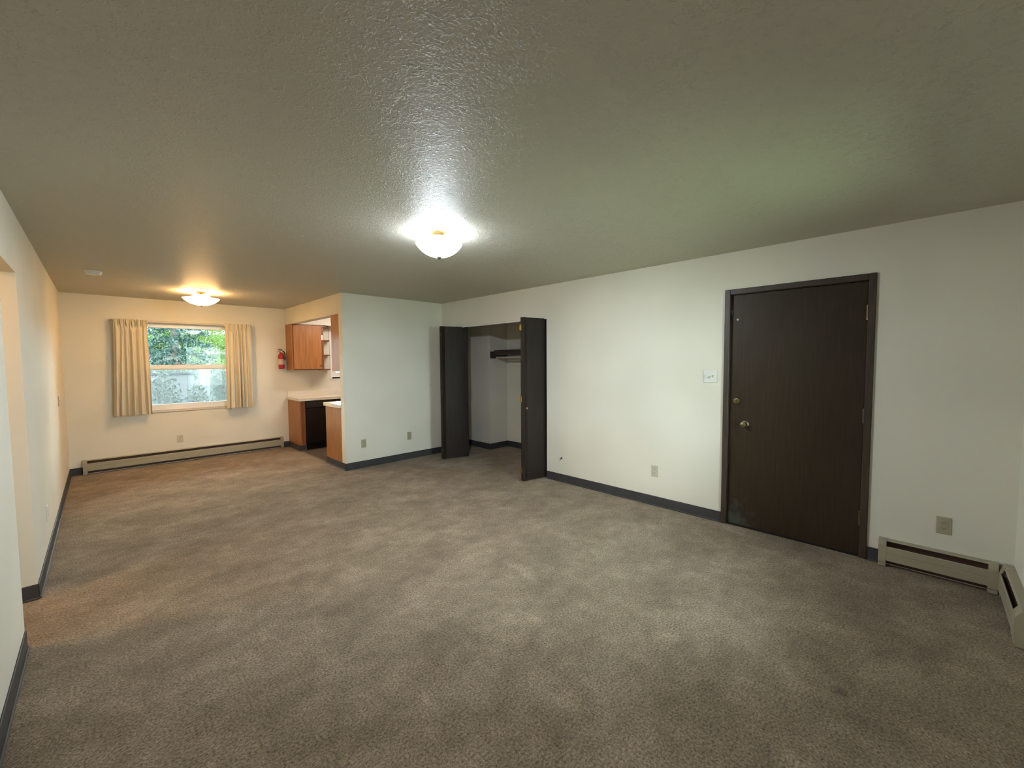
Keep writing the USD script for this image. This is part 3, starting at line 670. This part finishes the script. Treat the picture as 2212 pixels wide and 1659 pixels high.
# ------------------------------------------------------------------ outdoors
gx, gy = np.meshgrid(np.linspace(-26, 34, 121), np.linspace(3, 62, 101))
def gz_of(x, y):
    x, y = np.asarray(x, float), np.asarray(y, float)
    rise = np.clip((y - 10) / 30, 0, 1) ** 1.1 * 4.2
    return -.42 + rise + .12 * (meshkit.fbm(np.stack([x * .35, y * .35, 0 * x], -1), 3, 5) - .5) * np.clip((y - 9) / 4, 0, 1)
gz = gz_of(gx, gy)
idx = np.arange(gx.size).reshape(gx.shape)
q = np.stack([idx[:-1, :-1], idx[:-1, 1:], idx[1:, 1:], idx[1:, :-1]], -1).reshape(-1, 4)
structure('ground', (np.stack([gx, gy, gz], -1).reshape(-1, 3), q), 'ground_soil', 'sunlit yard of grass and pale gravel sloping up outside the window', 'ground', True)

lx, ly = np.meshgrid(np.linspace(-26, 34, 61), np.linspace(-28, 3, 32))
lz = -.42 + .10 * (meshkit.fbm(np.stack([lx * .3, ly * .3, 0 * lx], -1), 3, 9) - .5) * np.clip((-ly - 2) / 3, 0, 1)
li = np.arange(lx.size).reshape(lx.shape)
structure('lawn', (np.stack([lx, ly, lz], -1).reshape(-1, 3), np.stack([li[:-1, :-1], li[:-1, 1:], li[1:, 1:], li[1:, :-1]], -1).reshape(-1, 4)), 'lawn_grass', 'sunny mown lawn outside the window in the heater wall', 'lawn', True)

def cards(centers, size, r, flat=.0):
    """Small folded leaf blades at the given points."""
    n = len(centers)
    a = r.normal(size=(n, 3)); a /= np.linalg.norm(a, axis=1, keepdims=True)
    b = r.normal(size=(n, 3)); b -= (b * a).sum(1, keepdims=True) * a; b /= np.linalg.norm(b, axis=1, keepdims=True)
    c = np.cross(a, b)
    s = size * r.uniform(.6, 1.3, (n, 1))
    p0, p1, p2, p3 = centers - a * s, centers + b * s * .45 + c * s * .1, centers + a * s, centers - b * s * .45 + c * s * .1
    V = np.stack([p0, p1, p2, p3], 1).reshape(-1, 3)
    i = np.arange(n)[:, None] * 4
    F = np.vstack([i + [0, 1, 2], i + [0, 2, 3]])
    return trimesh.Trimesh(V, F, process=False)

def trunk_mesh(x, y, h, r0, r1, lean=(0, 0)):
    z0 = float(gz_of(x, y)) - .1
    k = np.linspace(0, 1, 9)
    return tube([(x + lean[0] * t + .04 * math.sin(5 * t + x), y + lean[1] * t, z0 + h * t) for t in k], [r0 * 1.35] + [r0 + (r1 - r0) * t for t in k[1:]], 12), z0

def broadleaf(x, y, h, r0, crown, n, seed, label, lean=(0, 0), zlo=.3, mat='birch_leaves', size=.06):
    r = np.random.default_rng(seed)
    tr, z0 = trunk_mesh(x, y, h, r0, r0 * .35, lean)
    t = thing('birch_tree', (x, y, z0), label, 'tree', 'trees outside the window')
    put('trunk', tr, 'birch_bark', t)
    br, cl = [], []
    for k in range(22):
        z = z0 + zlo + (h - zlo) * (k / 22) ** 1.1
        a = r.uniform(0, 2 * math.pi)
        ln = crown * r.uniform(.5, 1.0) * (1 - .4 * k / 22)
        bx_, by_ = x + lean[0] * (z - z0) / h, y + lean[1] * (z - z0) / h
        e = np.array([bx_ + ln * math.cos(a), by_ + ln * math.sin(a), z + ln * r.uniform(-.25, .45)])
        s = np.array([bx_, by_, z])
        br.append(tube([s, (s + e) / 2 + [0, 0, .08 * ln], e], [.022, .014, .005], 6))
        for w in np.linspace(.35, 1.05, 5):
            cl.append(s + (e - s) * w + r.normal(size=3) * .12)
    put('branch', cat_(br), 'bark', t)
    cl = np.array(cl)
    pts = cl[r.integers(0, len(cl), n)] + r.normal(size=(n, 3)) * np.array([.30, .30, .22]) * crown * .42
    pts = pts[pts[:, 2] > z0 + .25]
    put('foliage', cards(pts, size, r), mat, t, False)
    return t

def spruce(x, y, h, r0, spread, n, seed, label, zlo=.2):
    r = np.random.default_rng(seed)
    tr, z0 = trunk_mesh(x, y, h, r0, .02)
    t = thing('spruce_tree', (x, y, z0), label, 'tree', 'trees outside the window')
    put('trunk', tr, 'bark', t)
    zz = zlo + (h - zlo) * r.random(n) ** 1.6
    rad = spread * (1 - zz / h) ** .8
    f_ = r.random(n) ** .55
    k = np.floor(r.random(n) * 9)
    a = k / 9 * 2 * math.pi + np.floor(zz / .35) * 1.1 + r.normal(size=n) * .13
    pts = np.stack([x + f_ * rad * np.cos(a), y + f_ * rad * np.sin(a), z0 + np.floor(zz / .35) * .35 - f_ ** 2 * rad * .32 + r.normal(size=n) * .05], -1)
    put('foliage', cards(pts, .05, r), 'spruce_needles', t, False)
    return t

def shrub(x, y, w, h, n, seed, label, mat='shrub_leaves'):
    r = np.random.default_rng(seed)
    z0 = float(gz_of(x, y))
    t = thing('shrub', (x, y, z0), label, 'shrub', 'shrubs outside the window')
    put('stem', cat_([tube([(x, y, z0 - .05), (x + w * .3 * math.cos(a), y + w * .3 * math.sin(a), z0 + h * .5), (x + w * .55 * math.cos(a), y + w * .55 * math.sin(a), z0 + h * .9)], [.015, .010, .004], 6) for a in np.linspace(0, 6.28, 8)[:-1]]), 'bark', t)
    d = r.normal(size=(n, 3)); d /= np.linalg.norm(d, axis=1, keepdims=True)
    p = d * (r.random((n, 1)) ** .4) * [w, w, h * .55] + [x, y, z0 + h * .55]
    p = p[p[:, 2] > z0]
    put('foliage', cards(p, .05, r), mat, t, False)

spruce(1.62, 15.6, 5.6, .12, 1.35, 15000, 21, 'dark spruce trunk and boughs filling the upper pane by the wider curtain')
spruce(0.45, 21.0, 6.5, .13, 1.8, 15000, 22, 'far dark spruce at the left edge of the upper pane')
broadleaf(2.75, 18.2, 4.6, .07, 1.15, 4200, 31, 'sunlit yellow-green birch at the middle of the upper pane', (.2, .3))
broadleaf(4.35, 21.5, 5.2, .085, 1.35, 4800, 32, 'leaning pale birch at the right side of the upper pane', (-.5, .2))
broadleaf(2.9, 27.5, 6.5, .10, 1.7, 6500, 33, 'distant birch behind the others in the upper pane', (.3, 0), size=.11)
broadleaf(6.9, 29.5, 8.0, .10, 1.8, 5200, 34, 'distant birch beyond the sunny clearing', (-.2, 0), size=.11)
spruce(4.6, 36.0, 8.5, .15, 2.6, 7000, 23, 'tall distant spruce on the slope behind the clearing')
shrub(.98, 11.6, .34, 1.42, 1300, 41, 'leafy shrub in front of the grey fence next to the wider curtain')
shrub(1.62, 12.2, .24, 1.12, 700, 42, 'small low shrub in front of the middle of the grey fence')
shrub(2.42, 13.9, .26, 1.35, 800, 43, 'thin shrub beyond the pale stump at the fence end')

# grey board fence and a stump seen through the lower pane
fy = 13.4
t = thing('board_fence', (1.2, fy, -.3), 'weathered grey board fence with dark cap seen through the lower pane', 'fence')
for k in range(13):
    x = -.15 + k * .145
    put('board', bx(x, fy + (.003 if k % 2 else 0), float(gz_of(x, fy)) - .05, x + .143, fy + .024, 1.215 + .004 * math.sin(k * 2.1), .003), 'weathered_board', t)
put('cap_rail', bx(-.2, fy - .04, 1.22, 1.78, fy + .06, 1.275, .006), 'roof_dark', t)
for x in (-.1, .8, 1.63):
    put('post', bx(x, fy + .024, float(gz_of(x, fy)) - .1, x + .09, fy + .058, 1.215, .004), 'weathered_board', t)
tr, z0 = trunk_mesh(1.90, 13.0, 1.62, .13, .12)
st = thing('tree_stump', (1.90, 13.0, z0), 'pale barked tree stump standing at the end of the grey fence', 'tree stump')
put('trunk', tr, 'pale_bark', st)
